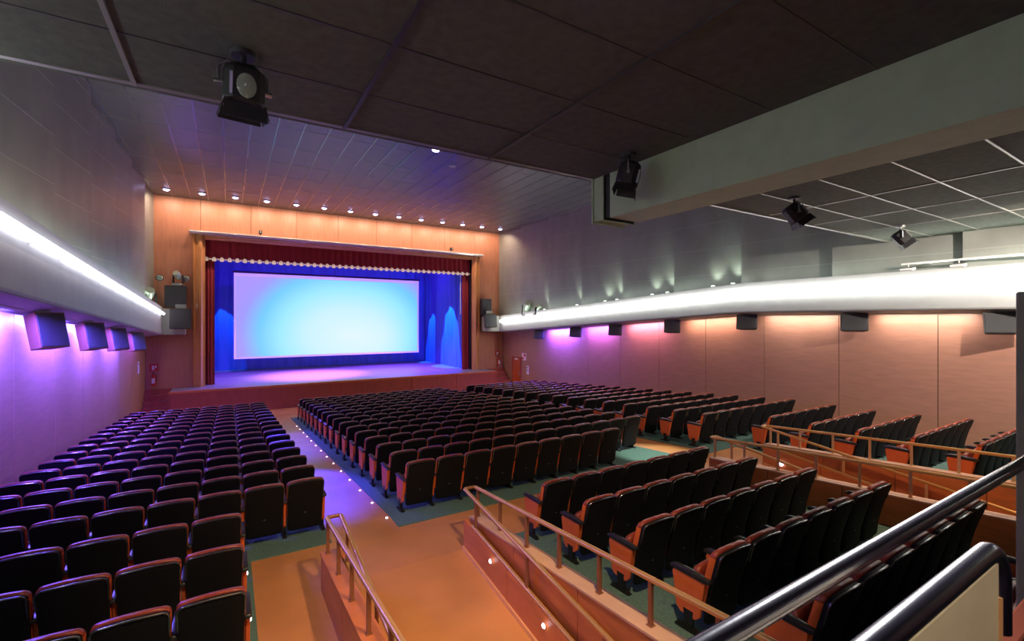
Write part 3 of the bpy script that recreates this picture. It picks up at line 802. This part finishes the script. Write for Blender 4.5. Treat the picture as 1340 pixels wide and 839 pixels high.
# crease line across the lower back
P_cush = pillow(0.30, 0.918, 0.25, 0.266, 0.068, lambda z: lean(z)+0.052, 0.085, dish=0.015, side_m=1)
P_seat = pillow(0.34, 0.66, 0.225, 0.235, 0.06, lambda z: 0.255+(0.66-z)*0.12, 0.10)
def rim_mb():
    mb = MB(); pts = []
    for z in (.66, .76, .835): pts.append((-halfw(z, .125, .905, .240, .260, .062)+.004, z))
    for k in range(1, 6):
        a = pi - k/5*pi/2; w_ = halfw(.84, .125, .905, .24, .26, .062)
        pts.append((-w_+.062+.058*cos(a), .846+.055*sin(a)))
    pts += [(-.1, .909), (0, .914)]
    pts = pts + [(-x, z) for x, z in pts[::-1][1:]]
    n = len(pts)
    mb.tube([(x, lean(z)-.022+.012*(x/.26)**2, z) for x, z in pts], [.004]+[.010]*(n-2)+[.004], 8); return mb
def side_panel_mb(x):
    mb = MB(); mb.prism([(.11, .575), (.47, .585), (.50, .54), (.45, .20), (.40, .155), (.22, .15), (.165, .20)], 'x', x-.019, x+.019)
    return mb
def arm_mb(x):
    mb = MB()
    prof = [(.05, .585), (.06, .622), (.30, .636), (.47, .630), (.53, .600), (.525, .575), (.46, .572), (.10, .570)]
    n = len(prof)
    mb.loft([[(x-.018, p[0], p[1]) for p in prof]] + [[(x-.030, p[0], p[1]*1-.004) for p in prof]][::-1][:0] + [[(x+.018, p[0], p[1]) for p in prof]])
    mb = MB(); mb.prism(prof, 'x', x-.030, x+.030); return mb
def foot_mb(x):
    mb = MB()
    mb.hexa([(x-.02, .26, .03), (x+.02, .26, .03), (x+.02, .34, .03), (x-.02, .34, .03), (x-.02, .24, .22), (x+.02, .24, .22), (x+.02, .36, .22), (x-.02, .36, .22)])
    mb.prism([(.16, .0), (.46, .0), (.46, .015), (.38, .04), (.22, .04), (.16, .015)], 'x', x-.03, x+.03); return mb
def crease_mb():
    mb = MB(); y = lean(.47)-.0285
    mb.box(-.225, .225, y-.004, y+.006, .465, .475)
    return mb
def badge_mb():
    mb = MB(); y = lean(.40)-.026
    mb.tube([(0, y+.004, .40), (0, y-.006, .40)], [.022, .018], 12); return mb
XA = PW/2
parts = {
    'seat_back_shell': (P_shell, 'shell', dict(smooth=True, angle=75)),
    'shell_rim': (rim_mb(), 'rim', dict(smooth=True)),
    'seat_back_cushion': (P_cush, ['rust', 'orange_side'], dict(smooth=True, angle=75)),
    'seat_cushion': (P_seat, 'rust', dict(smooth=True, angle=75)),
    'badge': (badge_mb(), 'badge', {}),
    'armrest_l': (arm_mb(-XA), 'arm', dict(bevel=.012, smooth=True)),
    'side_panel_l': (side_panel_mb(-XA), 'orange_side', dict(bevel=.008)),
    'leg_l': (foot_mb(-XA), 'foot', {}),
    'armrest_r': (arm_mb(XA), 'arm', dict(bevel=.012, smooth=True)),
    'side_panel_r': (side_panel_mb(XA), 'orange_side', dict(bevel=.008)),
    'leg_r': (foot_mb(XA), 'foot', {}),
}
meshes = {k: v[0].mesh(k.replace('_l', '').replace('_r', '') if k[-2:] in ('_l', '_r') else k, v[1], **v[2]) for k, v in parts.items()}
def tmpl(end):
    r = bpy.data.objects.new('theatre_seat', None); r.empty_display_size = .1
    keys = ['seat_back_shell', 'shell_rim', 'seat_back_cushion', 'seat_cushion', 'badge', 'armrest_l', 'side_panel_l', 'leg_l']
    if end: keys += ['armrest_r', 'side_panel_r', 'leg_r']
    ch = []
    for k in keys:
        nm_ = k[:-2] if k[-2:] in ('_l', '_r') else k
        ch.append(bpy.data.objects.new(nm_, meshes[k]))
    return r, ch
T0 = tmpl(False); T1 = tmpl(True)

seats = []   # (x, y, z, end, blockid, rowname, seatname)
def add_rows(block, rows, xs_of, fz, total_of, from_right=False):
    pass
def block(bid, bname, x0, n_of, ys, fz, aisle, right_end=True):
    for ri, y in enumerate(ys):
        x0r, n = n_of(ri)
        for c in range(n):
            x = x0r + PW*(c+.5)
            seats.append(dict(x=x, y=y, z=fz(y+.3), end=(c == n-1), b=bid, bn=bname, r=ri, c=c, n=n, aisle=aisle))
Y0 = 7.75
far_rows = [Y0+.95*k for k in range(16)]
X2 = 1.29
block('L', 'left', None, lambda r: (X2-8*PW, 8), far_rows, zfl, 'right')
block('C', 'centre', None, lambda r: (2.60, 9 if r == 0 else 12), far_rows, zf, 'left')
block('R', 'right', None, lambda r: (10.65, 8), far_rows, zf, 'left')
block('NL', 'near left', None, lambda r: (0.15-6*PW, 6), [6.80, 5.85, 4.90, 3.95], zfl, 'right')
block('NC', 'small front', None, lambda r: (4.03, 7), [5.68, 4.72, 3.76, 2.80, 1.84, 0.95], zf, 'left')
block('NR', 'near right', None, lambda r: (11.75, 6), [6.60, 5.63, 4.66, 3.69, 2.72, 1.75], zf, 'left')
vis = []
for s_ in seats:
    p = project(s_['x'], s_['y'], s_['z']+.9)
    if not p: continue
    px, py, t = p
    m_ = 0.45*F_PX/t
    if px < -m_-25 or px > 1340+m_+25 or py > 839+25: continue
    s_['t'] = t; s_['inv'] = (0 <= px <= 1340 and py < 845)
    vis.append(s_)
vis.sort(key=lambda s: s['t'])
near, rest = vis[:300], vis[300:]
BL = {'L': 'left block', 'C': 'centre block', 'R': 'right block', 'NL': 'rear left block', 'NC': 'block between ramps', 'NR': 'rear right block'}
GR = {'L': 'seats in the left block', 'C': 'seats in the centre block', 'R': 'seats in the right block', 'NL': 'seats in the rear left block',
      'NC': 'seats in the block between the ramps', 'NR': 'seats in the rear right block'}
def seat_label(s):
    # row counted from the block's rearmost visible full row for the far blocks, from the front for the near blocks
    back = s['b'] in 'LCR'
    row = ('back row' if s['r'] == 0 else '%s row from the back' % ORD[s['r']]) if back else ('front row' if s['r'] == 0 else '%s row from the front' % ORD[s['r']])
    c = s['c'] if s['aisle'] == 'left' else s['n']-1-s['c']
    side = s['aisle']
    pos = 'end tip-up seat at the %s aisle' % side if c == 0 else '%s tip-up seat from the %s aisle' % (ORD[c], side)
    return '%s, %s, %s' % (pos, row, BL[s['b']])
for s_ in near:
    tr, tc_ = T1 if s_['end'] else T0
    r = tr.copy(); COL.objects.link(r); r.location = (s_['x'], s_['y'], s_['z']+.016)
    tag(r, seat_label(s_), 'seat', GR[s_['b']])
    for c in tc_:
        if c.name.startswith('badge') and not (s_['r'] == 0 and s_['b'] in 'LCR' or s_['b'] == 'NC'): continue
        q = c.copy(); COL.objects.link(q); q.parent = r
for r, ch in (T0, T1):
    for c in ch: bpy.data.objects.remove(c)
    bpy.data.objects.remove(r)
mb = MB(); mats_ = ['shell', 'rust', 'arm', 'orange_side', 'foot', 'rim']
for s_ in rest:
    for k in ('seat_back_shell', 'shell_rim', 'seat_back_cushion', 'seat_cushion', 'armrest_l', 'side_panel_l', 'leg_l') + (('armrest_r', 'side_panel_r', 'leg_r') if s_['end'] else ()):
        mb.merge(parts[k][0], (s_['x'], s_['y'], s_['z']+.016), mats_.index(parts[k][1] if isinstance(parts[k][1], str) else parts[k][1][0]))
me = bpy.data.meshes.new('theatre_seats'); me.from_pydata(mb.v, [], mb.f)
for k in mats_: me.materials.append(M[k])
me.polygons.foreach_set('material_index', mb.m)
me.polygons.foreach_set('use_smooth', [True]*len(me.polygons)); me.set_sharp_from_angle(angle=radians(70)); me.update()
o = bpy.data.objects.new('theatre_seats', me); COL.objects.link(o)
tag(o, 'the farthest rows of black-backed tip-up seats in front of the stage', 'seats', kind='stuff')
# small lights on the end panels of the near left rows
for y, lab in ((5.85, 'upper small white light on the row end beside the left cork aisle'), (4.90, 'lower small white light on the row end beside the left cork aisle')):
    led((0.15+.022, y+.22, zfl(y)+.50), (1, 0, 0), lab, 'row end lights of the rear left seats', .02)

# ------------------------------------------------------------------ lamps that light the place, with added fill lights
def batten(root, xw, sgn, y0, y1, zfun, power, col, name='led_batten'):
    """a slim LED batten under a ledge, washing the brown wall below it"""
    ya, yb = y0, y1; za, zb_ = zfun(ya)-.07, zfun(yb)-.07
    x = xw + sgn*0.27
    mb = MB(); mb.tube([(x, ya, za), (x, yb, zb_)], 0.022, 8); local(mb, root).build(name, 'ledge_under', root, smooth=True)
    d_ = bpy.data.lights.new('batten_light', 'AREA'); d_.shape = 'RECTANGLE'; d_.size = 0.10; d_.size_y = yb-ya; d_.energy = power; d_.color = col
    q = bpy.data.objects.new('batten_light', d_); COL.objects.link(q)
    q.location = (x, (ya+yb)/2, (za+zb_)/2-.05)
    yv = Vector((0, yb-ya, zb_-za)).normalized(); zv = -Vector((-sgn*0.25, 0, -0.97)); zv = (zv - yv*zv.dot(yv)).normalized(); xv = yv.cross(zv)
    q.rotation_euler = Matrix((xv, yv, zv)).transposed().to_euler()
    return q
VIO = (0.13, 0.075, 1.0)
for a, b_ in ((9.4, 11.2), (12.4, 14.5), (15.6, 17.4), (18.5, 20.7)): batten(LL, XL, +1, a, b_, zbl, 640, VIO)
batten(LL, XL, +1, 21.8, 24.0, zbl, 90, (0.2, 0.06, 0.9))
batten(RL, XR, -1, 19.3, 21.6, zbr, 420, (0.20, 0.085, 1.0))
batten(RL, XR, -1, 16.4, 18.3, zbr, 170, (0.32, 0.12, 0.8))
batten(RL, XR, -1, 13.2, 15.4, zbr, 75, (0.8, 0.35, 0.6))
batten(RL, XR, -1, 10.0, 12.2, zbr, 40, (1.0, 0.70, 0.55))
batten(RL, XR, -1, 6.8, 9.0, zbr, 34, (1.0, 0.86, 0.74))
batten(RL, XR, -1, 3.8, 5.8, zbr, 34, (1.0, 0.86, 0.74))
batten(RL, XR, -1, 0.4, 2.8, zbr, 34, (1.0, 0.86, 0.74))
spot('violet_aisle', (0.9, 26.2, 3.9), (1.62, 10.4, -3.55), 52000, (0.05, 0.03, 1.0), 7.5, 0.6, 0.08)
spot('violet_aisle', (2.2, 26.2, 3.9), (1.95, 16.5, -4.0), 9000, (0.1, 0.05, 1.0), 20, 0.8, 0.08)
spot('violet_ceiling', (-1.9, 26.2, 2.5), (3.2, 12.0, ZF), 160, (0.25, 0.13, 1.0), 50, 1.0, 0.1)
# stage lights
for x in (1.5, 6.2, 11.0):
    d_ = bpy.data.lights.new('stage_blue', 'AREA'); d_.energy = 110; d_.color = (0.17, 0.03, 1.0); d_.size = 2.2; d_.size_y = .5; d_.shape = 'RECTANGLE'
    q = bpy.data.objects.new('stage_blue', d_); COL.objects.link(q); q.location = (x, 30.5, 4.2); q.rotation_euler = (radians(35), 0, 0)
spot('stage_oval', (11.0, 29.9, 3.9), (13.2, 29.9, -1.4), 16000, (0.0, 0.17, 1.0), 30, 0.12, 0.02)
spot('stage_oval', (11.2, 33.2, 3.3), (13.2, 33.2, -1.6), 9000, (0.0, 0.15, 1.0), 28, 0.12, 0.02)
spot('stage_oval', (-0.4, 33.3, 3.4), (-0.3, 34.8, -1.2), 3000, (0.0, 0.22, 1.0), 24, 0.2, 0.02)
spot('stage_pool', (4.5, 28.6, 4.1), (4.2, 29.3, ZST), 26000, (0.62, 0.16, 1.0), 56, 0.95, 0.1)
spot('stage_pool', (9.0, 28.6, 4.1), (9.0, 29.8, ZST), 14000, (0.26, 0.06, 1.0), 80, 0.9, 0.1)
spot('stage_pool', (0.8, 28.6, 4.1), (0.8, 29.8, ZST), 6000, (0.25, 0.08, 1.0), 80, 0.9, 0.1)
# unseen downlights added to brighten aisles, ramps, right wall and gallery panel
def fill_downlight(x, y, z, p, col, lab, tgt=None, ang=130):
    mb = MB(); mb.tube([(0, 0, 0), (0, 0, -.05)], [.11, .09], 18)
    o = mb.build('added_downlight', 'lamp_disc', smooth=True); o.location = (x, y, z); tag(o, lab, 'ceiling light')
    spot('fill_spot', (x, y, z-.09), tgt or (x, y+.01, z-3), p, col, ang, 0.7, 0.08)
WARM = (1.0, 0.66, 0.36)
fill_downlight(0.4, 1.9, ZC, 600, WARM, 'unseen added warm downlight above the left aisle', (1.2, 5.6, -3.4), 55)
fill_downlight(2.2, 1.9, ZC, 900, WARM, 'unseen added warm downlight above the left ramp', (2.4, 5.6, -3.4), 80)
fill_downlight(9.0, 1.4, ZC, 800, WARM, 'unseen added warm downlight above the right ramp', (10.3, 5.6, -3.2), 95)
fill_downlight(12.5, 1.2, ZC, 1500, (1.0, .86, .74), 'unseen added warm downlight above the near right rows', (15.6, 5.5, -1.2), 100)
spot('lit_patch', (8.95, 4.85, 1.5), (9.25, 8.0, -3.4), 2600, (0.9, 1.0, 0.8), 22, 0.6, .05)
spot('rail_glint_spot', (8.45, 4.30, 1.80), (1.55, .6, -.7), 22000, (0.95, 0.93, 1.0), 16, 0.8, .10)  # added to put a bright highlight on the black gallery rails
for (xa, sg, zz, p) in ((XL, 1, lambda y: zbl(y)+1.24, 40), (XR, -1, lambda y: zbr(y)+1.02, 32)):  # unseen strips added along the ledge tops to lift walls and ceiling
    for ya, yb in ((0.5, 9.0), (9.3, 25.8)):
        d_ = bpy.data.lights.new('cove_fill', 'AREA'); d_.shape = 'RECTANGLE'; d_.size = 0.12; d_.size_y = yb-ya; d_.color = (0.86, 1.0, 0.86)
        d_.energy = p*(yb-ya)/10*(3.5 if sg > 0 and ya < 5 else 1)
        q = bpy.data.objects.new('cove_fill', d_); COL.objects.link(q); q.location = (xa+sg*.60, (ya+yb)/2, (zz(ya)+zz(yb))/2+.04)
        yv = Vector((0, yb-ya, zz(yb)-zz(ya))).normalized(); zv = -Vector((-sg*.35, 0, .95)); zv = (zv - yv*zv.dot(yv)).normalized(); xv = yv.cross(zv)
        q.rotation_euler = Matrix((xv, yv, zv)).transposed().to_euler()
fill_downlight(0.9, -1.5, ZC, 260, (1.0, 0.90, 0.68), 'unseen added downlight on the ceiling behind the gallery rails', (1.5, .41, -1.2), 50)

# ------------------------------------------------------------------ lift the whole place so that its lowest floor is z = 0
for o in S.objects:
    if o.parent is None: o.location.z += UP

w = bpy.data.worlds.new('night'); S.world = w; w.use_nodes = True
w.node_tree.nodes['Background'].inputs[0].default_value = (0.02, 0.02, 0.025, 1)
w.node_tree.nodes['Background'].inputs[1].default_value = 0.3

cam = bpy.data.cameras.new('camera'); co = bpy.data.objects.new('camera', cam); COL.objects.link(co)
cam.sensor_width = 36; cam.lens = 36*F_PX/1340; cam.clip_start = 0.02; cam.clip_end = 200
co.location = (0, 0, UP); co.rotation_euler = (pi/2, 0, -YAW)
S.camera = co
S.view_settings.view_transform = 'Standard'
S.view_settings.look = 'None'; S.view_settings.gamma = 1; S.view_settings.exposure = 0.0
S.view_settings.use_curve_mapping = False
S.cycles.max_bounces = 6; S.cycles.diffuse_bounces = 3; S.cycles.glossy_bounces = 3
S.cycles.sample_clamp_indirect = 4
S.cycles.use_denoising = True
print('seats in view', len(vis), 'individual', len(near), 'rest', len(rest))
